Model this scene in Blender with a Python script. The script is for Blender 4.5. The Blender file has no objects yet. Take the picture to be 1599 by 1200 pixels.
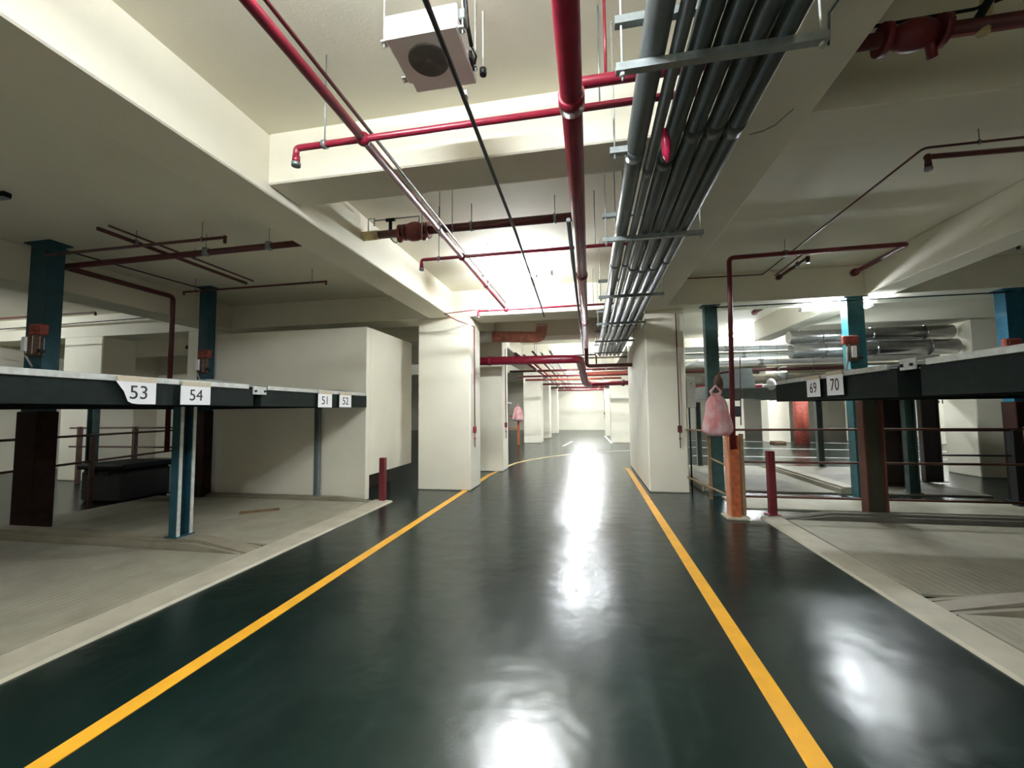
import bpy, math, random
from mathutils import Vector, Matrix
random.seed(7)
PI = math.pi
scene = bpy.context.scene
C = scene.collection

# ------------------------------------------------------------------ camera
def make_camera():
    t, p, r = math.radians(10.527), math.radians(3.652), math.radians(-.6255)
    D = Vector((-math.sin(t)*math.cos(p), math.cos(t)*math.cos(p), math.sin(p)))
    R = Vector((math.cos(t), math.sin(t), 0)); U = R.cross(D)
    R2 = R*math.cos(r) + U*math.sin(r); U2 = -R*math.sin(r) + U*math.cos(r)
    cd = bpy.data.cameras.new('camera'); co = bpy.data.objects.new('camera', cd); C.objects.link(co)
    M = Matrix((R2, U2, -D)).transposed().to_4x4(); M.translation = (0, 0, 1.6)
    co.matrix_world = M
    cd.sensor_fit = 'HORIZONTAL'; cd.sensor_width = 36; cd.lens = 651.5/1599*36
    cd.clip_start = .02; cd.clip_end = 200
    scene.camera = co
make_camera()

# ------------------------------------------------------------------ world, exposure
w = bpy.data.worlds.new('world'); scene.world = w; w.use_nodes = True
w.node_tree.nodes['Background'].inputs[0].default_value = (.5, .52, .55, 1)
w.node_tree.nodes['Background'].inputs[1].default_value = .02
vs = scene.view_settings
vs.view_transform = 'Standard'; vs.look = 'None'; vs.exposure = 1.0; vs.gamma = 1.0; vs.use_curve_mapping = False
LAMP = 230.0                     # radiance of a fluorescent tube
TUBE_COL = (.90, .96, 1.0)

# ------------------------------------------------------------------ materials
MATS = {}
def mat(name, col, rough=.6, metal=0, noise=.12, scale=3.0, bump=0.0, bscale=40, coat=0, col2=None, spec=.5, thresh=None, rvar=0.0, trans=0):
    if name in MATS: return MATS[name]
    m = bpy.data.materials.new(name); m.use_nodes = True
    nt = m.node_tree; N = nt.nodes; L = nt.links
    b = N['Principled BSDF']
    b.inputs['Roughness'].default_value = rough; b.inputs['Metallic'].default_value = metal
    b.inputs['Specular IOR Level'].default_value = spec
    if coat:
        b.inputs['Coat Weight'].default_value = coat; b.inputs['Coat Roughness'].default_value = .12
    tc = N.new('ShaderNodeTexCoord')
    nz = N.new('ShaderNodeTexNoise'); nz.inputs['Scale'].default_value = scale; nz.inputs['Detail'].default_value = 6; nz.inputs['Roughness'].default_value = .6
    L.new(tc.outputs['Object'], nz.inputs['Vector'])
    rp = N.new('ShaderNodeValToRGB')
    c2 = col2 or tuple(c*(1-noise*2) for c in col)
    lo, hi = thresh or (.35, .65)
    rp.color_ramp.elements[0].position = lo; rp.color_ramp.elements[0].color = (*c2, 1)
    rp.color_ramp.elements[1].position = hi; rp.color_ramp.elements[1].color = (*col, 1)
    L.new(nz.outputs['Fac'], rp.inputs['Fac']); L.new(rp.outputs['Color'], b.inputs['Base Color'])
    if rvar:
        mr = N.new('ShaderNodeMapRange'); mr.inputs['To Min'].default_value = rough-rvar; mr.inputs['To Max'].default_value = rough+rvar
        L.new(nz.outputs['Fac'], mr.inputs['Value']); L.new(mr.outputs['Result'], b.inputs['Roughness'])
    if bump:
        n2 = N.new('ShaderNodeTexNoise'); n2.inputs['Scale'].default_value = bscale; n2.inputs['Detail'].default_value = 4
        L.new(tc.outputs['Object'], n2.inputs['Vector'])
        bp = N.new('ShaderNodeBump'); bp.inputs['Strength'].default_value = bump; bp.inputs['Distance'].default_value = .01
        L.new(n2.outputs['Fac'], bp.inputs['Height']); L.new(bp.outputs['Normal'], b.inputs['Normal'])
    if trans:
        b.inputs['Transmission Weight'].default_value = trans
    MATS[name] = m
    return m

def emit(name, col, s):
    if name in MATS: return MATS[name]
    m = bpy.data.materials.new(name); m.use_nodes = True
    b = m.node_tree.nodes['Principled BSDF']
    b.inputs['Base Color'].default_value = (.9, .9, .9, 1)
    b.inputs['Emission Color'].default_value = (*col, 1); b.inputs['Emission Strength'].default_value = s
    MATS[name] = m
    return m

PAINT = mat('wall_paint', (.82, .78, .645), .7, noise=.03, scale=1.2, bump=.12, bscale=60)
CEIL = mat('ceiling_paint', (.8, .76, .62), .75, noise=.04, scale=.8, bump=.1, bscale=50)
RED = mat('red_pipe_paint', (.23, .011, .03), .32, noise=.15, scale=9)
REDBR = mat('brown_red_pipe_paint', (.105, .017, .017), .4, noise=.2, scale=9)
RUST = mat('rust_red_primer', (.36, .07, .045), .6, noise=.25, scale=14, bump=.3)
VALVE = mat('valve_red', (.25, .05, .05), .4, noise=.25, scale=30)
ORANGE = mat('orange_primer', (.55, .14, .045), .5, noise=.22, scale=12)
TAN = mat('tan_rail_paint', (.36, .23, .12), .55, noise=.2, scale=12)
BROWNRAIL = mat('brown_rail_paint', (.13, .05, .03), .5, noise=.2, scale=12)
MAROON = mat('maroon_paint', (.16, .012, .02), .45, noise=.15, scale=12)
CONDUIT = mat('grey_conduit', (.075, .09, .09), .36, metal=.35, noise=.12, scale=6)
CONDUITL = mat('pale_tube', (.15, .17, .17), .35, metal=.4, noise=.08, scale=6)
GALV = mat('galvanised_steel', (.62, .64, .61), .45, metal=.35, noise=.12, scale=18)
STRUT = mat('strut_steel', (.27, .3, .3), .4, metal=.6, noise=.1, scale=20)
DARKST = mat('dark_green_steel', (.006, .012, .01), .7, noise=.2, scale=10, spec=.2)
TEAL = mat('teal_column_paint', (.01, .07, .095), .6, noise=.2, scale=7)
TEALG = mat('green_teal_paint', (.05, .115, .11), .45, noise=.2, scale=7)
GREYPOST = mat('grey_post_paint', (.16, .19, .18), .5, noise=.12, scale=8)
BLACK = mat('black_rubber', (.01, .01, .012), .5, noise=.05)
WHITE = mat('white_enamel', (.86, .86, .86), .4, noise=.02)
AC_WHITE = mat('ac_casing', (.84, .83, .8), .45, noise=.03, scale=5)
AC_GRILLE = mat('ac_grille_grey', (.2, .2, .18), .5, noise=.1)
PAPER = mat('white_card', (.85, .85, .86), .6, noise=.01)
TAPE = mat('masking_tape', (.58, .5, .36), .6, noise=.06, scale=20)
INK = mat('black_ink', (.012, .012, .015), .6, noise=0.0)
CREAM = mat('cream_box', (.62, .5, .26), .5, noise=.15, scale=20)
BROWN = mat('matte_brown', (.13, .07, .035), .8, noise=.3, scale=20)
YELLOW = mat('yellow_line_paint', (.86, .42, .03), .38, noise=.08, scale=4, bump=.15, bscale=90)
PALEYEL = mat('worn_yellow_paint', (.75, .58, .27), .4, noise=.12, scale=4)
WHITELINE = mat('white_line_paint', (.78, .8, .82), .35, noise=.1, scale=4)
SILVER = mat('silver_duct', (.5, .5, .5), .22, metal=.95, noise=.12, scale=5)
OLIVED = mat('dusty_duct', (.22, .2, .15), .5, metal=.3, noise=.2, scale=4)
LIGHTPIPE = mat('pale_grey_pipe', (.6, .63, .62), .35, metal=.15, noise=.08, scale=5)
WOOD = mat('old_wood', (.2, .12, .05), .8, noise=.2, scale=20)
PLATE = mat('pale_plate', (.6, .59, .52), .5, noise=.12, scale=4)
TUBE = emit('tube_glow', TUBE_COL, LAMP)

def floor_material():
    m = bpy.data.materials.new('green_epoxy_floor'); m.use_nodes = True
    nt = m.node_tree; N = nt.nodes; L = nt.links; b = N['Principled BSDF']
    tc = N.new('ShaderNodeTexCoord')
    n1 = N.new('ShaderNodeTexNoise'); n1.inputs['Scale'].default_value = 1.1; n1.inputs['Detail'].default_value = 5
    L.new(tc.outputs['Object'], n1.inputs['Vector'])
    r = N.new('ShaderNodeValToRGB')
    r.color_ramp.elements[0].position = .3; r.color_ramp.elements[0].color = (.0025, .008, .007, 1)
    r.color_ramp.elements[1].position = .75; r.color_ramp.elements[1].color = (.006, .0185, .015, 1)
    L.new(n1.outputs['Fac'], r.inputs['Fac'])
    # tyre scuffs: noise stretched along the lane
    mp = N.new('ShaderNodeMapping'); mp.inputs['Scale'].default_value = (5.0, .35, 1); mp.inputs['Rotation'].default_value = (0, 0, .06)
    L.new(tc.outputs['Object'], mp.inputs['Vector'])
    n2 = N.new('ShaderNodeTexNoise'); n2.inputs['Scale'].default_value = 1.6; n2.inputs['Detail'].default_value = 7; n2.inputs['Roughness'].default_value = .65
    L.new(mp.outputs['Vector'], n2.inputs['Vector'])
    r2 = N.new('ShaderNodeValToRGB')
    r2.color_ramp.elements[0].position = .56; r2.color_ramp.elements[0].color = (0, 0, 0, 1)
    r2.color_ramp.elements[1].position = .74; r2.color_ramp.elements[1].color = (.25, .25, .25, 1)
    L.new(n2.outputs['Fac'], r2.inputs['Fac'])
    mx = N.new('ShaderNodeMixRGB'); mx.inputs['Color2'].default_value = (.05, .075, .068, 1)
    L.new(r2.outputs['Color'], mx.inputs['Fac']); L.new(r.outputs['Color'], mx.inputs['Color1']); L.new(mx.outputs['Color'], b.inputs['Base Color'])
    mr = N.new('ShaderNodeMapRange'); mr.inputs['To Min'].default_value = .19; mr.inputs['To Max'].default_value = .29
    L.new(n2.outputs['Fac'], mr.inputs['Value']); L.new(mr.outputs['Result'], b.inputs['Roughness'])
    n3 = N.new('ShaderNodeTexNoise'); n3.inputs['Scale'].default_value = 55; n3.inputs['Detail'].default_value = 3
    L.new(tc.outputs['Object'], n3.inputs['Vector'])
    n4 = N.new('ShaderNodeTexNoise'); n4.inputs['Scale'].default_value = 3.5; n4.inputs['Detail'].default_value = 2
    L.new(tc.outputs['Object'], n4.inputs['Vector'])
    b1 = N.new('ShaderNodeBump'); b1.inputs['Strength'].default_value = .05; b1.inputs['Distance'].default_value = .01
    L.new(n3.outputs['Fac'], b1.inputs['Height'])
    b2 = N.new('ShaderNodeBump'); b2.inputs['Strength'].default_value = .2; b2.inputs['Distance'].default_value = .03
    L.new(n4.outputs['Fac'], b2.inputs['Height']); L.new(b1.outputs['Normal'], b2.inputs['Normal']); L.new(b2.outputs['Normal'], b.inputs['Normal'])
    return m
FLOOR = floor_material()

def deck_material(name, c1, c2):
    m = bpy.data.materials.new(name); m.use_nodes = True
    nt = m.node_tree; N = nt.nodes; L = nt.links; b = N['Principled BSDF']
    b.inputs['Roughness'].default_value = .6
    tc = N.new('ShaderNodeTexCoord')
    n1 = N.new('ShaderNodeTexNoise'); n1.inputs['Scale'].default_value = 2.2; n1.inputs['Detail'].default_value = 7; n1.inputs['Roughness'].default_value = .65
    L.new(tc.outputs['Object'], n1.inputs['Vector'])
    r = N.new('ShaderNodeValToRGB')
    r.color_ramp.elements[0].position = .3; r.color_ramp.elements[0].color = (*c2, 1)
    r.color_ramp.elements[1].position = .7; r.color_ramp.elements[1].color = (*c1, 1)
    L.new(n1.outputs['Fac'], r.inputs['Fac']); L.new(r.outputs['Color'], b.inputs['Base Color'])
    wv = N.new('ShaderNodeTexWave'); wv.bands_direction = 'X'; wv.inputs['Scale'].default_value = 4.0; wv.inputs['Distortion'].default_value = .15
    L.new(tc.outputs['Object'], wv.inputs['Vector'])
    bp = N.new('ShaderNodeBump'); bp.inputs['Strength'].default_value = .15; bp.inputs['Distance'].default_value = .012
    L.new(wv.outputs['Fac'], bp.inputs['Height']); L.new(bp.outputs['Normal'], b.inputs['Normal'])
    return m
DECK = deck_material('beige_ribbed_deck', (.37, .345, .265), (.26, .24, .175))
KERB = mat('beige_kerb_paint', (.47, .43, .33), .6, noise=.1, scale=3, bump=.15)
RAMP = mat('beige_ramp_paint', (.29, .255, .185), .6, noise=.12, scale=4, bump=.1)

# ------------------------------------------------------------------ mesh builder
class MB:
    def __init__(s): s.v = []; s.f = []; s.sm = []
    def add(s, vs, fs, smooth=False):
        o = len(s.v); s.v += [tuple(v) for v in vs]
        for f in fs: s.f.append(tuple(i+o for i in f)); s.sm.append(smooth)
        return s
    def box(s, x0, x1, y0, y1, z0, z1, bev=0.0):
        if x0 > x1: x0, x1 = x1, x0
        if y0 > y1: y0, y1 = y1, y0
        if bev <= 0:
            vs = [(x, y, z) for z in (z0, z1) for y in (y0, y1) for x in (x0, x1)]
            return s.add(vs, [(0,2,3,1),(4,5,7,6),(0,1,5,4),(2,6,7,3),(0,4,6,2),(1,3,7,5)])
        b = bev; idx = {}; vs = []
        lo = (x0, y0, z0); hi = (x1, y1, z1)
        for sx in (0, 1):
            for sy in (0, 1):
                for sz in (0, 1):
                    c = [hi[0] if sx else lo[0], hi[1] if sy else lo[1], hi[2] if sz else lo[2]]
                    d = [-b if sx else b, -b if sy else b, -b if sz else b]
                    for a in range(3):
                        q = [c[i] + (0 if i == a else d[i]) for i in range(3)]
                        idx[(sx, sy, sz, a)] = len(vs); vs.append(q)
        fs = []
        for a in range(3):
            u, w_ = (a+1) % 3, (a+2) % 3
            for sd in (0, 1):
                q = []
                for (p, r) in ((0,0),(1,0),(1,1),(0,1)):
                    k = [0,0,0]; k[a] = sd; k[u] = p; k[w_] = r
                    q.append(idx[(*k, a)])
                fs.append(tuple(q if sd else q[::-1]))
        for a in range(3):
            u, w_ = (a+1) % 3, (a+2) % 3
            for p in (0, 1):
                for r in (0, 1):
                    k0 = [0,0,0]; k0[u] = p; k0[w_] = r; k1 = list(k0); k1[a] = 1
                    q = (idx[(*k0, u)], idx[(*k1, u)], idx[(*k1, w_)], idx[(*k0, w_)])
                    fs.append(q if (p ^ r) else q[::-1])
        for sx in (0, 1):
            for sy in (0, 1):
                for sz in (0, 1):
                    q = tuple(idx[(sx, sy, sz, a)] for a in range(3))
                    fs.append(q if (sx+sy+sz) % 2 == 1 else q[::-1])
        return s.add(vs, fs)
    def prism(s, poly, axis, a0, a1):
        # poly: 2D points; extruded along axis ('x': poly=(y,z), 'y': poly=(x,z), 'z': poly=(x,y))
        n = len(poly); vs = []
        for a in (a0, a1):
            for (p, q) in poly:
                vs.append({'x': (a, p, q), 'y': (p, a, q), 'z': (p, q, a)}[axis])
        area = sum(poly[i][0]*poly[(i+1) % n][1]-poly[(i+1) % n][0]*poly[i][1] for i in range(n))
        flip = (area < 0) ^ (axis == 'y') ^ (a1 < a0)
        fs = [tuple(range(n-1, -1, -1)), tuple(range(n, 2*n))] + [(i, (i+1) % n, n+(i+1) % n, n+i) for i in range(n)]
        if flip: fs = [f[::-1] for f in fs]
        return s.add(vs, fs)
    def tube(s, pts, r, n=12, caps=True, bend=0.0):
        pts = [Vector(p) for p in pts]
        if bend and len(pts) > 2:
            q = [pts[0]]
            for i in range(1, len(pts)-1):
                a = (pts[i-1]-pts[i]); b = (pts[i+1]-pts[i])
                d = min(bend, a.length*.45, b.length*.45)
                A = pts[i]+a.normalized()*d; B = pts[i]+b.normalized()*d
                for k in range(5):
                    t = k/4; q.append((1-t)**2*A+2*t*(1-t)*pts[i]+t*t*B)
            q.append(pts[-1]); pts = q
        rs = r if isinstance(r, (list, tuple)) else [r]*len(pts)
        vs = []; prev = None
        for i, p in enumerate(pts):
            if i == 0: t = pts[1]-p
            elif i == len(pts)-1: t = p-pts[i-1]
            else: t = (pts[i+1]-p).normalized()+(p-pts[i-1]).normalized()
            t = t.normalized() if t.length > 1e-9 else Vector((0, 0, 1))
            if prev is None:
                u = t.cross(Vector((0, 0, 1)))
                if u.length < .1: u = t.cross(Vector((0, 1, 0)))
            else:
                u = prev - t*prev.dot(t)
            u.normalize(); prev = u; w_ = t.cross(u)
            for k in range(n):
                a = 2*PI*k/n
                vs.append(p+(u*math.cos(a)+w_*math.sin(a))*rs[i])
        fs = []
        for i in range(len(pts)-1):
            for k in range(n):
                k2 = (k+1) % n
                fs.append((i*n+k, i*n+k2, (i+1)*n+k2, (i+1)*n+k))
        s.add(vs, fs, True)
        if caps:
            o = len(s.v)-len(vs)
            s.f.append(tuple(o+k for k in range(n-1, -1, -1))); s.sm.append(False)
            s.f.append(tuple(o+(len(pts)-1)*n+k for k in range(n))); s.sm.append(False)
        return s
    def sphere(s, c, r, n=12, m=8):
        vs = []; fs = []
        rx, ry, rz = r if isinstance(r, (tuple, list)) else (r, r, r)
        for i in range(m+1):
            th = PI*i/m
            for k in range(n):
                a = 2*PI*k/n
                vs.append((c[0]+rx*math.sin(th)*math.cos(a), c[1]+ry*math.sin(th)*math.sin(a), c[2]+rz*math.cos(th)))
        for i in range(m):
            for k in range(n):
                k2 = (k+1) % n
                fs.append((i*n+k, (i+1)*n+k, (i+1)*n+k2, i*n+k2))
        return s.add(vs, fs, True)
    def build(s, name, m, parent=None, origin=None):
        me = bpy.data.meshes.new(name)
        if parent is not None:
            o = Vector((0, 0, 0)); p = parent
            while p is not None: o += p.location; p = p.parent
            org = Vector(origin) if origin else o
        else:
            if origin is None:
                xs = [v[0] for v in s.v]; ys = [v[1] for v in s.v]; zs = [v[2] for v in s.v]
                origin = ((min(xs)+max(xs))/2, (min(ys)+max(ys))/2, min(zs))
            org = Vector(origin)
        me.from_pydata([Vector(v)-org for v in s.v], [], s.f)
        me.polygons.foreach_set('use_smooth', s.sm); me.materials.append(m); me.update()
        ob = bpy.data.objects.new(name, me); C.objects.link(ob)
        if parent is not None:
            ob.parent = parent; ob.location = org-o
        else: ob.location = org
        return ob

def tag(o, label, cat, group=None, kind=None):
    o['label'] = label
    if cat: o['category'] = cat
    if group: o['group'] = group
    if kind: o['kind'] = kind
    return o
def struct(name, mb, m, label=None, origin=None):
    o = mb.build(name, m, None, origin or (0, 0, 0)); o['kind'] = 'structure'
    if label: o['label'] = label
    return o
def thing(name, label, cat, loc, group=None):
    o = bpy.data.objects.new(name, None); C.objects.link(o); o.empty_display_size = .1
    o.location = loc; tag(o, label, cat, group)
    return o

# ================================================================== STRUCTURE
ZC = 4.10; ZB = 3.55
struct('floor', MB().box(-16, 17, -5, 34.2, -.2, 0), FLOOR, 'dark green glossy epoxy floor')
struct('ceiling', MB().box(-16, 17, -5, 34.2, ZC, ZC+.2), CEIL, 'off white painted concrete ceiling slab')
struct('wall_back', MB().box(-16, 17, 34, 34.2, 0, ZC), PAINT, 'white wall at the far end of the lane')
struct('wall_front', MB().box(-16, 17, -5.2, -5, 0, ZC), PAINT, 'wall behind the viewer')
struct('wall_left', MB().box(-16.2, -16, -5, 34.2, 0, ZC), PAINT, 'left outer wall')
struct('wall_right', MB().box(17, 17.2, -5, 34.2, 0, ZC), PAINT, 'right outer wall')

def beam(x0, x1, y0, y1, z0, label):
    return struct('ceiling_beam', MB().box(x0, x1, y0, y1, z0, ZC, .012), PAINT, label)
LB0, LB1 = -3.28, -2.77
RB0, RB1 = 1.09, 1.49
beam(LB0, LB1, -5, 8.2, ZB, 'long ceiling beam along the left side of the lane')
beam(RB0, RB1, -5, 8.2, ZB, 'long ceiling beam beside the conduit bundle')
beam(LB1, RB0, 3.13, 3.56, 3.63, 'near cross beam over the lane')
beam(RB1, 8.6, 3.1, 3.53, 3.63, 'cross beam over the right parking bay')
beam(-16, 17, 8.2, 8.92, ZB, 'deep cross beam resting on the near pillars')
beam(-8.8, -8.1, -5, 8.2, ZB, 'far left long ceiling beam')
beam(4.77, 5.22, 3.53, 8.2, ZB, 'long beam over the middle of the right parking bay')
beam(4.77, 5.22, 8.92, 13.2, ZB, 'long beam behind the bright teal column')
beam(5.22, 17, 10.9, 11.5, ZB, 'cross beam above the silver ducts')
beam(LB1+.3, 1.15, 10.88, 11.58, ZB, 'second deep cross beam resting on the second left pillar')
beam(-16, LB0, 10.88, 11.58, ZB, 'dim cross beam of the left rear bay')
beam(-16, 17, 15.6, 16.2, ZB, 'third deep cross beam further down the lane')
beam(-16, 17, 20.6, 21.2, ZB, 'third cross beam over the far pillars')
beam(-16, 17, 27.0, 27.6, ZB, 'last cross beam before the end wall')
beam(LB0, LB1+.3, 8.92, 34, ZB, 'far continuation of the left long beam')
beam(1.15, 1.8, 8.92, 34, ZB, 'far continuation of the right long beam')

def pillar(x0, x1, y0, y1, label, z1=ZB, bev=.02):
    return struct('pillar', MB().box(x0, x1, y0, y1, 0, z1, bev), PAINT, label)
pillar(-3.52, -2.39, 8.2, 8.98, 'white square pillar left of the lane with a red switch box')
pillar(-3.45, -2.28, 10.85, 11.6, 'second white pillar behind the near left one', ZB)
pillar(1.1, 1.83, 8.5, 12.4, 'deep white pillar right of the lane', ZB)
pillar(-3.22, -2.36, 20.4, 21.4, 'third white pillar on the left of the lane')
pillar(-3.1, -2.26, 23.8, 24.8, 'fourth white pillar on the left of the lane')
pillar(-3.0, -2.2, 29.0, 30.0, 'last left pillar near the end wall')
pillar(.98, 1.95, 20.7, 21.6, 'white pillar far down the right of the lane')
pillar(.9, 1.7, 26.2, 27.0, 'last right pillar near the end wall')
pillar(-13.0, -11.8, 8.2, 9.0, 'pale pillar in the far left corner bay')
pillar(-9.3, -8.55, 8.2, 9.0, 'pale pillar beside the tall blue lift column')
pillar(-12.2, -11.2, 20.4, 21.2, 'distant left bay pillar')
pillar(8.5, 9.6, 11.1, 12.0, 'pale pillar behind the right parking bay')
pillar(8.1, 9.0, 21.2, 22.0, 'distant white pillar seen under the right pallet')
pillar(12.0, 13.4, 22.0, 22.6, 'distant white pillar with a dark plate')
pillar(14.0, 15.2, 20.5, 21.2, 'distant white pillar with small dark marks')
struct('wall_left_rear', MB().box(-16, -9.3, 13.0, 13.2, 0, ZC), PAINT, 'dim wall behind the left bay')
struct('wall_right_inner', MB().box(7.0, 8.0, 24.0, 26.0, 0, ZC), PAINT, 'grey block with two black vents')

# white box room on the left (panel wall in front, side panel stops short of the floor)
struct('wall_left_panel', MB().box(-7.7, -4.07, 7.1, 7.24, 0, 3.2, .006), PAINT, 'tall white partition wall behind pallets 51 and 52')
struct('wall_left_side', MB().box(-4.19, -4.07, 7.24, 9.1, .43, 3.2), PAINT, 'white side panel raised off the floor')
struct('wall_left_roof', MB().box(-7.7, -4.19, 7.24, 9.1, 3.1, 3.2), PAINT, 'top of the white box room')
struct('wall_left_gap_shade', MB().box(-7.7, -4.6, 7.24, 9.1, 0, .43), BROWN, 'dark block painting in the shade under the raised panel')  # solid brown block, its colour stands for the shaded gap

# ------------------------------------------------------------------ floor markings and kerbs
def strip(pts, wd, z=.004):
    mb = MB(); P = [Vector((x, y, 0)) for x, y in pts]; L_ = []; R_ = []
    for i, p in enumerate(P):
        t = (P[min(i+1, len(P)-1)]-P[max(i-1, 0)]).normalized(); n = Vector((-t.y, t.x, 0))
        L_.append(p+n*wd/2); R_.append(p-n*wd/2)
    n = len(P); vs = []
    for zz in (.0005, z):
        vs += [(q.x, q.y, zz) for q in L_]+[(q.x, q.y, zz) for q in R_]
    fs = []
    for i in range(n-1):
        fs += [(2*n+i, 3*n+i, 3*n+i+1, 2*n+i+1), (i, i+1, 2*n+i+1, 2*n+i), (n+i, 3*n+i, 3*n+i+1, n+i+1)]
    return mb.add(vs, fs)
def mark(pts, wd, m, label):
    o = strip(pts, wd).build('floor_marking', m); tag(o, label, 'floor line')
mark([(-2.51, -4.5), (-2.51, 10.3), (-2.45, 10.75)], .11, YELLOW, 'straight yellow line along the left of the lane')
mark([(.97, -4.5), (.97, 11.3), (.94, 11.9)], .11, YELLOW, 'straight yellow line along the right of the lane')
mark([(-2.45, 10.76), (-2.36, 12.0), (-2.25, 12.7), (-1.95, 13.5), (-1.4, 14.5), (-.6, 15.5), (.2, 16.2)], .11, PALEYEL, 'worn yellow line curving away past the second pillar')
mark([(.35, 16.4), (1.05, 16.75), (1.7, 17.0)], .12, WHITELINE, 'white line crossing the lane in the distance')
mark([(-1.2, 18.8), (-.94, 21.6)], .12, WHITELINE, 'short white parking line left of the far lane')
mark([(.98, 20.4), (.86, 26.3)], .12, WHITELINE, 'white parking line beside the far right pillar')
mark([(3.4, 15.2), (12.0, 14.6)], .12, WHITELINE, 'nearest white line on the lane behind the right bay')
mark([(3.4, 18.6), (13.0, 17.2)], .12, WHITELINE, 'middle white line on the lane behind the right bay')
mark([(4.5, 22.5), (14.0, 20.2)], .12, WHITELINE, 'farthest white line on the lane behind the right bay')

struct('trim_1', MB().prism([(-3.83, 0), (-3.5, 0), (-3.52, .02), (-3.83, .035)], 'y', -4.5, 7.05), KERB, 'beige edge strip of the left parking bay')
struct('trim_2', MB().prism([(2.4, 0), (2.66, 0), (2.66, .035), (2.42, .02)], 'y', -4.5, 6.75), KERB, 'beige edge strip of the right parking bay')

# ------------------------------------------------------------------ lower parking plates
def lower_plate(x0, x1, y0, y1, label):
    t = thing('parking_plate', label, 'parking platform', ((x0+x1)/2, (y0+y1)/2, 0), 'lower parking plates')
    MB().box(x0, x1, y0, y1, .001, .03, .004).build('deck_sheet', DECK, t)
    return t
lower_plate(-8.3, -3.87, 1.74, 4.13, 'beige lower parking plate between the left edge and the pale edged post')
lower_plate(-8.3, -3.87, 4.51, 6.82, 'beige lower parking plate with a brown stick lying on it')
lower_plate(-8.3, -3.87, -1.0, 1.4, 'beige lower parking plate nearest the viewer on the left')
lower_plate(2.7, 7.1, 4.18, 6.57, 'beige lower parking plate in front of the brown railing')
lower_plate(2.7, 7.1, 1.4, 3.82, 'beige lower parking plate nearest the viewer on the right')

def hump(xtip, xbend, xend, y0, y1, label, m=RAMP, h=.13):
    """ramp rail between two plates: rises from the kerb, then runs level to the rear"""
    t = thing('wheel_guide_ramp', label, 'ramp', ((xtip+xend)/2, (y0+y1)/2, 0), 'ramps between the lower plates')
    poly = [(xtip, .002), (xbend, h), (xend, h), (xend, .002)]
    MB().prism(poly, 'y', y0+.065, y1-.065).build('guide_body', m, t)
    for a, b in ((y0, y0+.045), (y1-.045, y1)):
        MB().prism([(xtip, .002), (xbend, h*.75), (xend, h*.75), (xend, .002)], 'y', a, b).build('side_flange', m, t)
    return t
hump(-3.84, -4.55, -8.3, 4.17, 4.47, 'beige sloped guide ramp below the post by card 54')
hump(-3.9, -4.5, -7.7, 6.86, 7.09, 'beige sloped guide ramp at the foot of the white partition', RAMP, .08)
hump(2.7, 3.35, 7.1, 3.86, 4.14, 'beige sloped guide ramp in the right foreground')
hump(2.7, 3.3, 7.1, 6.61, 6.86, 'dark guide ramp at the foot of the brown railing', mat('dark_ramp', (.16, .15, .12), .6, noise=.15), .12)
lower_plate(2.5, 4.45, 8.75, 12.5, 'beige lower plate behind the railing, left of the wide olive post')
lower_plate(4.9, 6.85, 8.75, 12.5, 'beige lower plate behind the railing, right of the wide olive post')
def rear_hump(x0, x1, label):
    t = thing('wheel_guide_ramp', label, 'ramp', ((x0+x1)/2, 10.5, 0), 'ramps between the lower plates')
    poly = [(8.75, .002), (8.75, .13), (12.0, .13), (12.7, .002)]
    MB().prism(poly, 'x', x0+.06, x1-.06).build('guide_body', KERB, t)
    for a in (x0, x1-.045): MB().prism([(8.75, .002), (8.75, .1), (12.0, .1), (12.7, .002)], 'x', a, a+.045).build('side_flange', KERB, t)
rear_hump(4.5, 4.85, 'pale guide ramp running back between the rear lower plates')
rear_hump(2.1, 2.45, 'pale guide ramp running back beside the green grey column')
struct('trim_3', MB().box(2.3, 8.4, 7.3, 8.2, 0, .02), DECK, 'beige floor strip behind the brown railing')
hump(-3.86, -4.55, -8.3, 1.42, 1.7, 'beige sloped guide ramp at the left picture edge')

o = MB().box(-5.5, -4.95, 5.9, 5.96, .031, .06, .004).build('wooden_batten', WOOD); o.rotation_euler.z = .62; tag(o, 'brown wooden stick lying on the beige plate', 'stick')

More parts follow.
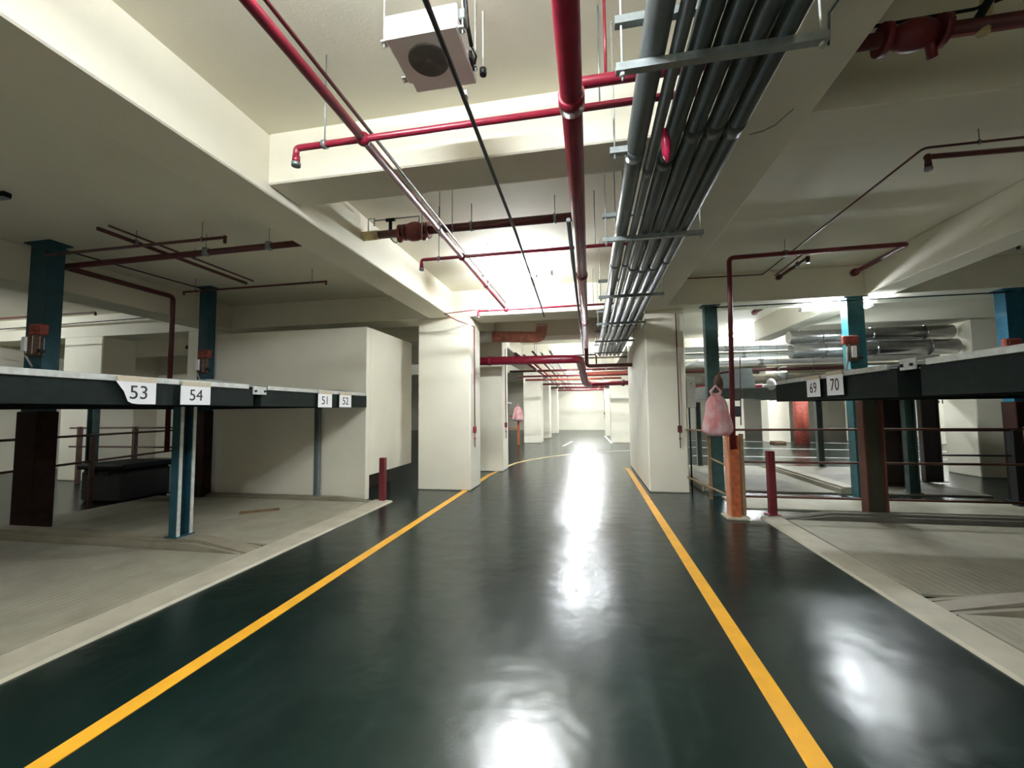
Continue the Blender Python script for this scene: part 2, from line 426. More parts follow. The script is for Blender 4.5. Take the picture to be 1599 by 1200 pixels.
# ================================================================== UPPER PALLETS
def pallet(side, xlip, xrear, y0, y1, label, ztop=1.95, opening=.1):
    """upper car pallet: bright front lip, dark front beam, ribbed deck, raised side rails"""
    s = side                      # -1 left bay, +1 right bay (rear lies at s*)
    t = thing('car_pallet', label, 'parking platform', ((xlip+xrear)/2, (y0+y1)/2, 1.69), 'upper car pallets')
    z0 = 1.69
    MB().box(xlip+s*.02, xlip+s*.1, y0+.03, y1-.03, z0, ztop-.05).build('front_beam', DARKST, t)
    # lip: sloped plate that rises from the beam
    MB().prism([(xlip, ztop-.055), (xlip+s*.012, ztop-.06), (xlip+s*.16, ztop), (xlip+s*.15, ztop+.006), (xlip, ztop-.005)], 'y', y0+.12, y1-.12).build('front_lip', GALV, t)
    MB().box(xlip+s*opening, xrear, y0+.1, y1-.1, ztop-.1, ztop-.07).build('deck_plate', PLATE, t)
    nb = 8
    for i in range(nb):
        x = xlip+s*(.35+i*(abs(xrear-xlip)-.6)/nb)
        if abs(x-xlip) > opening: MB().box(x, x+s*.06, y0+.1, y1-.1, ztop-.19, ztop-.1).build('cross_rib', DARKST, t)
    for ya, yb in ((y0+.03, y0+.1), (y1-.1, y1-.03)):
        MB().box(xlip+s*.1, xrear, ya, yb, z0, ztop-.02).build('side_beam', DARKST, t)
        r = MB().prism([(xlip+s*.02, ztop-.03), (xlip+s*.55, ztop+.075), (xrear, ztop+.075), (xrear, ztop-.03)], 'y', ya+.01, yb-.01).build('side_rail', GALV, t)
        MB().box(xlip+s*.2, xrear, ya-.012, yb+.012, ztop-.06, ztop-.045).build('rail_flange', GALV, r)
    MB().box(xrear-s*.08, xrear, y0+.1, y1-.1, z0, ztop+.05).build('rear_beam', DARKST, t)
    return t
pallet(-1, -4.0, -8.2, 1.6, 4.44, 'upper dark steel pallet with the torn card, at the left picture edge')
pallet(-1, -4.0, -7.5, 4.5, 7.06, 'upper dark steel pallet in front of the white partition wall')
pallet(1, 2.75, 7.0, 4.36, 6.95, 'upper dark steel pallet beside the red standpipe', 2.0, 1.95)
pallet(1, 2.75, 7.0, 1.6, 4.14, 'upper dark steel pallet cut off by the right picture edge', 2.0, 1.95)
def coupling(x, y0, y1, s, z, label):
    t = thing('coupling_plate', label, 'bracket', (x, (y0+y1)/2, z-.1))
    MB().box(x, x+s*.02, y0, y1, z-.1, z, .004).build('plate', GALV, t)
    for y in (y0+.02, y1-.045):
        MB().box(x-s*.012, x+s*.012, y, y+.025, z-.07, z-.045).build('bolt', DARKST, t)
coupling(-4.0, 4.39, 4.6, -1, 1.93, 'grey coupling plate between the two left pallets')
coupling(2.75, 4.14, 4.32, 1, 2.02, 'pale coupling plate between the two right pallets')

# number cards -------------------------------------------------------
def text_mesh(s, size):
    cu = bpy.data.curves.new('t', 'FONT'); cu.body = s; cu.size = size; cu.align_x = 'CENTER'; cu.align_y = 'CENTER'; cu.extrude = .0008; cu.resolution_u = 4
    ob = bpy.data.objects.new('t', cu); C.objects.link(ob)
    dg = bpy.context.evaluated_depsgraph_get()
    me = bpy.data.meshes.new_from_object(ob.evaluated_get(dg))
    bpy.data.objects.remove(ob); bpy.data.curves.remove(cu)
    return me
def card(num, x, y0, y1, z0, z1, face, label, torn=False, narrow=1.0):
    """card hangs in the plane x=const; face=+1 looks to +X (left bay), -1 to -X (right bay)"""
    yc = (y0+y1)/2; zc = (z0+z1)/2
    t = thing('number_card', label, 'sign', (x, yc, z0), 'bay number cards')
    if torn:
        w_ = y1-y0; h = z1-z0
        poly = [(y0, z1), (y0+.2*w_, z0+.55*h), (y0+.3*w_, z0+.12*h), (y0+.4*w_, z0+.03*h), (y0+.55*w_, z0), (y1, z0), (y1, z1)]
    else:
        poly = [(y0, z0), (y1, z0), (y1, z1), (y0, z1)]
    MB().prism(poly, 'x', x, x+face*.003).build('card_sheet', PAPER, t)
    MB().box(x-face*.002, x+face*.006, y0+.01, y1-.0, z1, z1+.045).build('tape_strip', TAPE, t)
    me = text_mesh(num, (z1-z0)*.86)
    me.materials.clear(); me.materials.append(INK)
    tx = bpy.data.objects.new('number', me); C.objects.link(tx); tx.parent = t
    # text local x -> world +Y (face +1) or -Y (face -1); local y -> world Z
    R_ = Matrix(((0, 0, face), (face, 0, 0), (0, 1, 0)))
    S_ = Matrix.Diagonal((narrow, 1, 1))
    tx.matrix_local = Matrix.Translation((face*.0045, (.02 if torn else 0), (z1-z0)/2-.002)) @ (R_ @ S_).to_4x4()
card('53', -3.985, 2.88, 3.22, 1.695, 1.895, 1, 'torn white card reading 53, leftmost of the cards', True, .98)
card('54', -3.985, 3.46, 3.79, 1.695, 1.885, 1, 'white card reading 54 above the pale edged post', False, .95)
card('51', -3.985, 5.59, 5.93, 1.68, 1.885, 1, 'white card reading 51 above the thin grey post', False, 1.05)
card('52', -3.985, 6.13, 6.47, 1.685, 1.885, 1, 'white card reading 52 by the corner of the white partition', False, 1.05)
card('69', 2.735, 5.62, 5.93, 1.73, 1.945, -1, 'white card reading 69 on the right pallet, left of its pair', False, .9)
card('70', 2.735, 5.15, 5.47, 1.735, 1.965, -1, 'white card reading 70 on the right pallet, rightmost of all cards', False, .9)

# ================================================================== LIFT POSTS AND COLUMNS
def channel_post(x, y, z0, z1, w_, d, label, m1, m2, group='front support posts'):
    t = thing('support_post', label, 'post', (x, y, z0), group)
    MB().box(x-w_*.5, x+w_*.5, y-d*.1, y+d*.1, z0+.01, z1).build('web', m1, t)
    for sx in (-1, 1):
        a = x+sx*w_*.5
        MB().box(a-.012, a+.012, y-d*.5, y+d*.5, z0+.01, z1, .003).build('flange', m2, t)
    MB().box(x-w_*.8, x+w_*.8, y-d*.7, y+d*.7, z0, z0+.012).build('foot_plate', m1, t)
    return t
t = thing('support_post', 'dark teal channel post with pale edges under card 54', 'post', (-4.93, 4.33, .131), 'front support posts')
MB().box(-4.99, -4.975, 4.25, 4.43, .142, 1.69).build('web', TEAL, t)
for yy in (4.25, 4.413):
    f = MB().box(-4.975, -4.87, yy, yy+.017, .142, 1.69).build('flange', TEAL, t)
    MB().box(-4.87, -4.858, yy-.008, yy+.03, .142, 1.69).build('edge_strip', GALV, f)
MB().box(-5.02, -4.84, 4.22, 4.46, .131, .142).build('foot_plate', TEAL, t)
channel_post(-4.97, 6.98, .081, 1.69, .07, .08, 'thin grey post under card 51', GREYPOST, GREYPOST)
channel_post(4.02, 6.98, .001, 1.69, .24, .16, 'thick dark olive post beneath the pallet of card 70', mat('olive_post', (.05, .05, .03), .5), mat('rusty_post', (.14, .05, .03), .6))

def lift_column(x, y, z1, w_, d, label, m, motor=True, mside=1, zmot=2.45, zfoot=2.03, add_sleeve=False):
    t = thing('lift_column', label, 'column', (x, y, 0), 'lift columns')
    MB().box(x-w_*.5, x+w_*.5, y-.012, y+.012, .02, z1).build('web', m, t)
    for sx in (-1, 1):
        a = x+sx*w_*.5
        MB().box(a-.012, a+.012, y-d*.5, y+d*.5, .02, z1).build('flange', m, t)
    MB().box(x-w_*.5, x+w_*.5, y-d*.5+.001, y-d*.5+.02, .02, z1).build('front_cover', m, t)
    MB().box(x-w_*.8, x+w_*.8, y-d*.7, y+d*.7, z1, z1+.02).build('cap_plate', m, t)
    MB().box(x-w_*.8, x+w_*.8, y-d*.7, y+d*.7, .0, .02).build('base_plate', m, t)
    if add_sleeve:
        MB().box(x-w_*.62, x+w_*.62, y-d*.66, y+d*.6, .02, 1.66, .01).build('lower_shade_sleeve', mat('shaded_brown', (.035, .014, .009), .7, noise=.25, scale=6, spec=.2), t)  # added dark brown cover with the under-deck shade painted into its colour
    if motor:
        mx = x+mside*(w_*.5+.02); my = y-d*.5
        k = MB().box(mx-.13, mx+.12, my-.1, my-.005, zmot+.34, zmot+.5, .02)
        gb = k.build('gearbox', RUST, t)
        MB().box(mx-.08, mx+.08, my-.112, my-.1, zmot+.4, zmot+.46).build('gearbox_cover', RUST, gb)
        mt = MB().tube([(mx, my-.09, zmot+.05), (mx, my-.09, zmot+.34)], .085, 14).build('motor', BROWN, t)
        for a in range(8):
            an = PI*2*a/8
            MB().box(mx+math.cos(an)*.088-.004, mx+math.cos(an)*.088+.004, my-.09+math.sin(an)*.088-.004, my-.09+math.sin(an)*.088+.004, zmot+.07, zmot+.32).build('cooling_fin', STRUT, mt)
        MB().box(mx-.06, mx+.01, my-.2, my-.165, zmot+.1, zmot+.3, .006).build('terminal_box', WHITE, t)
        MB().tube([(mx+.09, my-.09, zmot+.12), (mx+.15, my-.09, zmot+.1)], .03, 10).build('release_knob', BLACK, t)
        MB().tube([(mx-.09, my-.12, zmot+.3), (mx-.11, my-.14, zmot+.2), (mx-.1, my-.12, zmot+.05), (mx-.09, my-.05, zmot-.1)], .012, 8).build('motor_cable', GALV, t)
        MB().prism([(x-w_*.9, zfoot), (x+w_*1.0, zfoot), (x+w_*.8, zfoot+.16), (x-w_*.6, zfoot+.16)], 'y', my-.12, my-.02).build('pallet_bracket', RUST, t)
    return t
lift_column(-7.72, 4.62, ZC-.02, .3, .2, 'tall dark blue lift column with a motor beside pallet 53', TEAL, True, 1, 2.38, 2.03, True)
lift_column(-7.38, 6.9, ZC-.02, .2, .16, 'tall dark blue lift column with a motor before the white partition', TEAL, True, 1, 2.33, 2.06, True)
lift_column(2.28, 8.4, ZB-.02, .2, .16, 'green grey lift column behind the pink bag', TEALG, False)
lift_column(4.66, 8.38, ZB-.02, .24, .2, 'bright teal lift column behind card 70', mat('bright_teal', (.03, .17, .2), .4, noise=.2, scale=7), True, -1, 2.35, 2.1)
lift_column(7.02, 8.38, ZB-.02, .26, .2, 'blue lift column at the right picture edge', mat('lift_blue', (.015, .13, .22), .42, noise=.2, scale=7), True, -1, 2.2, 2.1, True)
o = MB().tube([(2.28, 8.28, ZB-.06), (7.02, 8.28, ZB-.06)], .012, 8).build('link_cable', BLACK); tag(o, 'thin dark cable linking the tops of the right lift columns', 'cable')
o = MB().tube([(-7.6, 4.62, 4.04), (-7.38, 6.85, 4.04)], .012, 8).build('link_cable', BLACK); tag(o, 'thin dark cable linking the two left lift columns', 'cable')
o = MB().box(4.45, 4.72, 8.05, 8.2, 2.03, 2.2, .01).build('junction_box', CREAM); tag(o, 'cream coloured box at the foot of the bright teal column', 'box')

# right rear units (turned to the lane behind) -----------------------
def rear_pallet(x0, x1, y0, y1, label):
    t = thing('car_pallet', label, 'parking platform', ((x0+x1)/2, (y0+y1)/2, 1.78), 'rear car pallets')
    MB().box(x0+.05, x1-.05, y0, y1, 1.86, 1.9).build('deck_plate', GREYPOST, t)
    MB().box(x0, x1, y0-.03, y0, 1.78, 1.97).build('rear_beam', GREYPOST, t)
    MB().box(x0, x1, y0-.05, y0+.03, 1.97, 1.985).build('rear_flange', GALV, t)
    MB().prism([(y0-.06, 1.985), (y0-.02, 1.985), (y0+.12, 2.36), (y0+.08, 2.36)], 'x', x0+.02, x0+.62).build('end_plate', GREYPOST, t)
    for xa in (x0, x1-.06):
        MB().prism([(y0, 1.8), (y0, 1.97), (y0+.5, 2.08), (y1-.4, 2.08), (y1, 1.97), (y1, 1.8)], 'x', xa, xa+.06).build('side_rail', GREYPOST, t)
rear_pallet(2.45, 4.5, 8.6, 12.6, 'greenish rear pallet behind the bag and red pipe')
rear_pallet(4.85, 6.9, 8.6, 12.6, 'greenish rear pallet behind the bright teal column')
def stopper(x, y, label):
    t = thing('wheel_stopper', label, 'bumper', (x, y, 1.985), 'white wheel stoppers')
    MB().box(x-.14, x+.14, y-.06, y+.06, 1.985, 2.04, .012).build('base', WHITE, t)
    MB().sphere((x, y, 2.04), (.09, .06, .11)).build('dome', WHITE, t)
stopper(3.35, 8.57, 'white rounded stopper left of card 69')
for (x, y, wd, m, z1, lab) in [(6.0, 12.5, .12, GREYPOST, 1.775, 'slim grey channel post seen below card 69'),
        (2.95, 12.4, .1, GREYPOST, 1.775, 'slim grey channel post right of the red pipe'),
        (5.72, 8.86, .14, TEALG, 1.775, 'green channel post under the rear pallet'),
        (5.85, 9.6, .38, mat('dark_brown_post', (.03, .015, .014), .6), 1.775, 'wide dark brown post under the rear pallet'),
        (6.95, 10.2, .3, mat('grey_violet', (.1, .085, .09), .6), 1.775, 'wide greyish post right of the green channel post')]:
    channel_post(x, y, .031, z1, wd, .12, lab, m, m, 'rear support posts')

# ================================================================== RAILINGS
def railing(name, label, posts, rails, m, pr=.03, rr=.018):
    t = thing(name, label, 'railing', posts[0][0])
    for a, b in posts: MB().box(a[0]-pr, a[0]+pr, a[1]-pr, a[1]+pr, a[2], b, .004).build('railing_post', m, t)
    for a, b in rails: MB().tube([a, b], rr, 8).build('rail', m, t)
    return t
railing('railing', 'brown pipe railing across the back of the right bay',
        [((2.2, 7.14, 0), 1.29), ((7.6, 7.14, 0), 1.29), ((6.05, 7.14, 0), 1.29)],
        [((2.1, 7.14, 1.26), (7.7, 7.14, 1.26)), ((2.1, 7.14, .76), (7.7, 7.14, .76)), ((2.1, 7.14, .23), (7.7, 7.14, .23))], BROWNRAIL)
railing('railing', 'tan side railing between the white pillar and the orange post',
        [((2.07, 8.0, 0), 1.22)],
        [((1.8, 8.49, 1.2), (2.03, 6.9, 1.24)), ((2.07, 8.0, .72), (2.0, 6.85, .74)), ((1.8, 8.49, .3), (2.0, 6.85, .3))], TAN, .025, .016)
railing('railing', 'dark railing behind the left bay under pallet 53',
        [((-11.9, 7.9, 0), 1.33), ((-10.3, 7.9, 0), 1.33), ((-8.5, 7.9, 0), 1.33)],
        [((-12.2, 7.9, 1.3), (-7.8, 7.9, 1.3)), ((-12.2, 7.9, .86), (-7.8, 7.9, .86))], BROWNRAIL, .04, .02)
railing('railing', 'dark railing running back along the left bay rear',
        [((-8.6, 4.2, 0), 1.2), ((-8.6, 5.9, 0), 1.2)],
        [((-8.6, 3.0, 1.22), (-8.6, 7.8, 1.27)), ((-8.6, 3.0, .7), (-8.6, 7.8, .86))], BROWNRAIL, .03, .02)
railing('railing', 'thin tan railing far away beyond the second left pillar',
        [((-3.35, 19.6, 0), 1.36)],
        [((-6.2, 19.6, 1.33), (-3.3, 19.6, 1.33)), ((-6.2, 19.6, .75), (-3.3, 19.6, .75))], ORANGE, .05, .025)
railing('railing', 'short dark railing near the right picture edge',
        [((6.6, 8.0, 0), 1.22)],
        [((5.6, 8.0, 1.2), (6.6, 8.0, 1.2)), ((5.6, 8.0, .8), (6.6, 8.0, .8))], BLACK, .06, .016)
for (x, y, h, lab) in [(2.66, 6.97, .95, 'maroon steel bollard in front of the brown railing'),
                  (-3.68, 7.02, .78, 'maroon steel bollard beside the white partition corner'),
                  (-4.0, 20.2, 1.0, 'thin dark bollard far away beyond the second left pillar')]:
    t = thing('bollard', lab, 'bollard', (x, y, 0), 'steel bollards')
    MB().box(x-.05, x+.05, y-.05, y+.05, .0, h, .006).build('bollard_shaft', MAROON, t)
    MB().box(x-.09, x+.09, y-.09, y+.09, 0, .012).build('base_plate', MAROON, t)
    for sx in (-1, 1): MB().tube([(x+sx*.07, y-.07, .012), (x+sx*.07, y-.07, .03)], .01, 6).build('anchor_bolt', STRUT, t)

# orange guard post with channel shape
t = thing('guard_post', 'orange channel guard post on a small concrete foot', 'post', (2.03, 6.72, 0))
MB().box(1.97, 1.995, 6.62, 6.8, .03, 1.2, .004).build('side_plate', mat('salmon_primer', (.68, .27, .15), .5), t)
MB().box(1.995, 2.1, 6.78, 6.8, .03, 1.2).build('back_plate', ORANGE, t)
MB().box(2.1, 2.12, 6.62, 6.8, .03, 1.2).build('side_plate', ORANGE, t)
MB().box(1.995, 2.1, 6.62, 6.635, .03, 1.0).build('front_plate', ORANGE, t)
MB().box(1.9, 2.2, 6.54, 6.86, .0, .03, .006).build('foot', KERB, t)
t = thing('guard_rail_post', 'tan slim post beside the orange guard post', 'post', (2.19, 6.74, 0))
MB().box(2.165, 2.215, 6.71, 6.77, 0, 1.22, .004).build('post_shaft', TAN, t)
MB().box(2.13, 2.25, 6.68, 6.8, 0, .012).build('base_plate', TAN, t)

# ================================================================== PLASTIC BAGS
def bag(x, y, z0, z1, rad, label, col, seed):
    rnd = random.Random(seed); m = bpy.data.materials.get('pink_film')
    if m is None:
        m = bpy.data.materials.new('pink_film'); m.use_nodes = True
        b = m.node_tree.nodes['Principled BSDF']
        nz = m.node_tree.nodes.new('ShaderNodeTexNoise'); nz.inputs['Scale'].default_value = 3.5
        rp = m.node_tree.nodes.new('ShaderNodeValToRGB')
        rp.color_ramp.elements[0].color = (.75, .28, .27, 1); rp.color_ramp.elements[1].color = (.85, .62, .64, 1)
        rp.color_ramp.elements[0].position = .35; rp.color_ramp.elements[1].position = .6
        m.node_tree.links.new(nz.outputs['Fac'], rp.inputs['Fac']); m.node_tree.links.new(rp.outputs['Color'], b.inputs['Base Color'])
        b.inputs['Roughness'].default_value = .3; b.inputs['Transmission Weight'].default_value = .25; b.inputs['IOR'].default_value = 1.1
    t = thing('plastic_bag', label, 'bag', (x, y, z0))
    prof = [(0, .0), (.45, .0), (.8, .03), (.98, .1), (1.0, .2), (.93, .35), (.83, .5), (.72, .65), (.6, .78), (.42, .87), (.2, .92), (.14, .95)]
    n = 28; vs = []; fs = []
    ph = [rnd.uniform(0, 6.28) for _ in range(4)]
    for (pr, pz) in prof:
        for k in range(n):
            a = 2*PI*k/n
            wr = 1+.07*math.sin(5*a+ph[0]+pz*3)+.05*math.sin(9*a+ph[1]-pz*5)+.03*math.sin(14*a+ph[2])
            vs.append((x+rad*pr*wr*math.cos(a), y+rad*.6*pr*wr*math.sin(a), z0+(z1-z0)*pz+.012*math.sin(3*a+ph[3])*(pz > .05)))
    for i in range(len(prof)-1):
        for k in range(n):
            k2 = (k+1) % n; fs.append((i*n+k, i*n+k2, (i+1)*n+k2, (i+1)*n+k))
    MB().add(vs, fs, True).build('bag_body', m, t)
    for sx in (-1, 1):
        MB().tube([(x+sx*.03, y, z0+(z1-z0)*.9), (x+sx*.07, y, z0+(z1-z0)*1.0), (x+sx*.02, y, z1+.06), (x, y, z1+.09)], [.03, .022, .014, .012], 8).build('handle', m, t)
    return t
bag(1.83, 6.6, 1.2, 1.85, .2, 'pink plastic bag hanging by the red standpipe', None, 3)
bag(-3.33, 19.42, 1.1, 1.85, .26, 'pale pink bag hanging far away by the third left pillar', None, 5)
t = thing('cloth_bundle', 'brown crumpled bundle hanging above the pink bag', 'bag', (1.9, 6.74, 1.83))
MB().sphere((1.9, 6.7, 1.97), (.07, .06, .13), 12, 10).build('bundle', BROWN, t)
MB().tube([(1.9, 6.7, 2.07), (1.93, 6.72, 2.13), (2.06, 6.75, 2.15)], .018, 8).build('tie', BROWN, t)

# ================================================================== FLUORESCENT LIGHTS
def lamp(x0, x1, y, z, label, rods=True, group='fluorescent lamps', tubes=(-.04, .04)):
    cx = (x0+x1)/2
    t = thing('fluorescent_lamp', label, 'lamp', (cx, y, z), group)
    MB().prism([(y-.025, z+.035), (y+.025, z+.035), (y+.02, z+.08), (y-.02, z+.08)], 'x', x0, x1).build('housing', WHITE, t)
    for dy in tubes:
        MB().tube([(x0+.05, y+dy, z), (x1-.05, y+dy, z)], .019, 10).build('tube', TUBE, t)
    for xx in (x0, x1-.05):
        MB().box(xx, xx+.05, y-.06, y+.06, z-.02, z+.036).build('end_cap', WHITE, t)
    if rods:
        zt = ZB if 8.2 < y < 8.92 else ZC
        for xx in (x0+.25, x1-.25): MB().tube([(xx, y, z+.08), (xx, y, zt)], .005, 6).build('hanger_rod', STRUT, t)
lamp(-1.78, -.55, 6.85, 3.88, 'hanging fluorescent lamp over the lane before the deep beam')
lamp(-1.5, -.1, .6, 3.85, 'fluorescent lamp over the lane above the viewer')
lamp(-.95, .35, 13.4, 3.9, 'fluorescent lamp over the lane behind the deep beam')
lamp(-1.3, .2, 17.6, 3.8, 'fluorescent lamp over the far lane')
lamp(-1.3, .2, 24.0, 3.8, 'fluorescent lamp over the far end of the lane')
lamp(-1.3, .2, 30.5, 3.8, 'fluorescent lamp close to the end wall')
lamp(3.95, 5.15, 8.68, 3.45, 'bright fluorescent lamp under the deep beam beside the teal column', True)
lamp(4.44, 5.9, 14.2, 3.88, 'bright fluorescent lamp behind the red standpipe')
lamp(9.0, 10.5, 18.0, 3.8, 'middle fluorescent lamp over the lane behind the right bay')
lamp(5.4, 6.8, 18.8, 3.8, 'left added fluorescent lamp brightening the lane behind the right bay')  # added lamp, brightens the dim far walls and floor
lamp(12.2, 13.6, 18.4, 3.8, 'right added fluorescent lamp brightening the lane behind the right bay')  # another added lamp for the same dim area
lamp(-14.6, -13.2, 5.2, 3.85, 'fluorescent lamp in the far left bay', tubes=(0,))
lamp(-6.5, -5.2, 17.5, 3.8, 'fluorescent lamp in the bay beyond the second left pillar')
lamp(-1.5, -.1, -2.6, 3.85, 'extra fluorescent lamp added behind the viewer for brightness')  # unseen extra lamp added to brighten the near lane
lamp(-.4, 1.0, 27.8, 3.6, 'added pair of tubes brightening the end wall')  # tubes added only to lift the end wall brightness
# ================================================================== PIPES
def sprinkler_head(t, x, y, z, m=RED):
    h = MB().tube([(x, y, z), (x, y, z-.05)], .026, 12).build('sprinkler_head', m, t)
    MB().tube([(x, y, z-.05), (x, y, z-.075)], [.032, .03], 12).build('deflector', STRUT, h)
def rod(t, x, y, z, z1=ZC, r=.005):
    MB().tube([(x, y, z), (x, y, z1)], r, 6).build('hanger_rod', STRUT, t)
def clamp(t, c, axis, r, m=STRUT):
    d = Vector(axis)*.015; c = Vector(c)
    MB().tube([c-d, c+d], r, 12).build('pipe_clamp', m, t)

# sprinkler line with three branches
ZL = 3.45; XL = -1.47
t = thing('sprinkler_line', 'red sprinkler pipe with cross branches left of the lane', 'pipe', (XL, 2.4, ZL))
MB().tube([(XL, -4.5, ZL), (XL, 7.2, ZL)], .03, 14).build('main_run', RED, t)
MB().tube([(XL+.03, -4.5, ZL+.07), (XL+.03, 7.2, ZL+.07)], .012, 8).build('upper_conduit', REDBR, t)
for (y, xa, xb, r) in ((2.49, -1.98, .95, .022), (4.71, -1.98, .95, .02), (7.4, -2.0, .95, .02)):
    MB().tube([(xb, y, ZL), (xa, y, ZL), (xa, y, ZL-.06)], r, 12, bend=.05).build('branch', RED, t)
    sprinkler_head(t, xa, y, ZL-.055)
    MB().sphere((XL, y, ZL), .048).build('tee_fitting', RED, t)
    rod(t, xa+.22, y, ZL); clamp(t, (xa+.22, y, ZL), (1, 0, 0), .03)
    rod(t, .1, y, ZL)
for y in (1.2, 3.9, 5.9): rod(t, XL+.02, y, ZL); clamp(t, (XL, y, ZL), (0, 1, 0), .038)

# big red main over the lane
t = thing('fire_main', 'thick red fire main running along the middle of the lane', 'pipe', (-.06, 3, 3.25))
MB().tube([(-.06, -4.5, 3.25), (-.06, 13.0, 3.25)], .058, 18).build('main_run', RED, t)
for y in (2.15, 5.1, 7.9): MB().tube([(-.06, y-.05, 3.25), (-.06, y+.05, 3.25)], .07, 18).build('coupling', RED, t)
MB().tube([(-.06, 2.29, 3.27), (-.06, 2.29, 3.45), (.95, 2.29, 3.45)], .032, 12, bend=.06).build('branch', RED, t)
for y in (1.5, 4.3, 7.4): rod(t, -.06, y, 3.25)
MB().tube([(.13, 2.29, 3.47), (.13, 2.29, ZC)], .008, 8).build('drop_pipe', RED, t)
MB().tube([(-.06, 11.0, 3.25), (-.06, 11.2, 2.76), (1.1, 11.2, 2.76)], .05, 12, bend=.1).build('brown_branch', REDBR, t)
o = MB().tube([(-.15, 3.6, 3.27), (-.15, 13.0, 3.27)], .02, 8).build('pale_tube', CONDUITL); tag(o, 'thin pale tube for the highlight beside the thick red fire main', 'conduit')  # pale tube added as the highlight along the red main

# black cable conduit
t = thing('cable_conduit', 'thin black conduit running along the lane past the hung unit', 'conduit', (-.67, 3, 3.4))
MB().tube([(-.64, -4.5, 3.40), (-.67, 2.0, 3.40), (-.7, 4.0, 3.41), (-.8, 7.2, 3.42), (-.85, 8.15, 3.45)], .014, 10).build('conduit_run', BLACK, t)
for y in (2.2, 5.5): MB().box(-.69, -.65, y-.02, y+.02, 3.4, 3.425).build('clip', WHITE, t)

# valve pipe over the lane
Yv = 4.72; Zv = 3.82
t = thing('valve_pipe', 'brown red valve pipe coming out of the left beam', 'pipe', (-1.4, Yv, Zv))
MB().tube([(-2.77, Yv, Zv), (-.02, Yv, Zv)], .05, 14).build('main_run', REDBR, t)
MB().tube([(-2.77, Yv, Zv), (-2.55, Yv, Zv)], .058, 14).build('tan_sleeve', CREAM, t)
vb = MB().sphere((-2.08, Yv, Zv), (.17, .1, .12)).build('valve_body', VALVE, t)
for x in (-2.26, -2.2, -1.96, -1.9): MB().tube([(x-.015, Yv, Zv), (x+.015, Yv, Zv)], .1, 14).build('flange', VALVE, vb)
for x in (-2.24, -1.93): MB().sphere((x, Yv-.06, Zv-.11), .04).build('drain_plug', VALVE, vb)
MB().tube([(-2.4, Yv, Zv+.05), (-2.4, Yv, Zv+.18)], .022, 8).build('valve_stem', DARKST, t)
MB().tube([(-2.46, Yv, Zv+.18), (-2.34, Yv, Zv+.18)], .022, 8).build('valve_handle', DARKST, t)
MB().tube([(-2.7, Yv, Zv+.05), (-2.7, Yv, Zv+.22), (-2.62, Yv, Zv+.22), (-2.62, Yv, Zv+.12)], .01, 6).build('bypass_pipe', STRUT, t)
MB().tube([(-2.62, Yv, Zv+.19), (-2.02, Yv, Zv+.19), (-2.02, Yv, Zv+.1)], .01, 6).build('bypass_pipe', STRUT, t)
for x in (-2.35, -1.72):
    MB().tube([(x-.05, Yv, Zv-.05), (x, Yv, Zv-.11), (x+.04, Yv-.02, Zv-.13), (x+.07, Yv, Zv-.09), (x+.03, Yv, Zv-.05)], .01, 6).build('chain_loop', GALV, t)
for x in (-1.35, -.35): rod(t, x, Yv, Zv); clamp(t, (x, Yv, Zv), (1, 0, 0), .06)
# hanging rods near
for i, (x, y) in enumerate(((-1.68, 4.0), (-1.35, 4.0), (.3, 4.3), (.38, 4.3))):
    o = MB().tube([(x, y, 3.4), (x, y, ZC)], .005, 6).build('threaded_rod', STRUT)
    tag(o, ['thin steel rod left of the valve pipe hanger', 'thin steel rod right of the valve pipe hanger', 'thin steel rod left of the conduit bundle', 'thin steel rod closest to the conduit bundle'][i], 'rod', 'ceiling rods')

# conduit bundle on the right of the lane
ZS = 3.24
cons = [(.335, .062, CONDUITL, 'leftmost pale grey conduit of the overhead bundle', .0),
        (.443, .034, CONDUITL, 'slim pale conduit, second from the left in the bundle', .0),
        (.547, .055, CONDUIT, 'dark grey conduit, third from the left in the bundle', 0),
        (.665, .055, CONDUIT, 'dark grey conduit, fourth from the left in the bundle', 0),
        (.785, .055, CONDUIT, 'dark grey conduit, fifth from the left in the bundle', 0),
        (.905, .055, CONDUIT, 'rightmost dark grey conduit beside the beam', 0)]
for x, r, m, lab, _ in cons:
    z = ZS+.021+r
    t = thing('electrical_conduit', lab, 'conduit', (x, 2, z), 'overhead conduit bundle')
    MB().tube([(x, -4.5, z), (x, 13.2, z)], r, 14).build('conduit_run', m, t)
    for y in (2.9+random.uniform(-.3, .3), 5.2+random.uniform(-.3, .3), 8.6): MB().tube([(x, y-.05, z), (x, y+.05, z)], r+.003, 14).build('coupling', m, t)
def strut(y, label, tiers=True):
    t = thing('strut_hanger', label, 'bracket', (.6, y, ZS), 'strut hangers under the conduits')
    MB().prism([(y-.02, ZS-.02), (y+.02, ZS-.02), (y+.02, ZS+.02), (y+.012, ZS+.02), (y+.012, ZS-.012), (y-.012, ZS-.012), (y-.012, ZS+.02), (y-.02, ZS+.02)], 'x', .16, 1.075).build('channel', STRUT, t)
    if tiers:
        MB().box(.16, .9, y-.02, y+.02, 3.46, 3.5).build('upper_channel', STRUT, t)
    MB().tube([(.19, y, ZS-.06), (.19, y, ZC)], .006, 6).build('hanger_rod', GALV, t)
    MB().tube([(1.05, y, ZS-.05), (1.05, y, ZC)], .006, 6).build('hanger_rod', GALV, t)
    for x in (.19, 1.05): MB().tube([(x, y, ZS-.04), (x, y, ZS-.02)], .014, 6).build('nut', GALV, t)
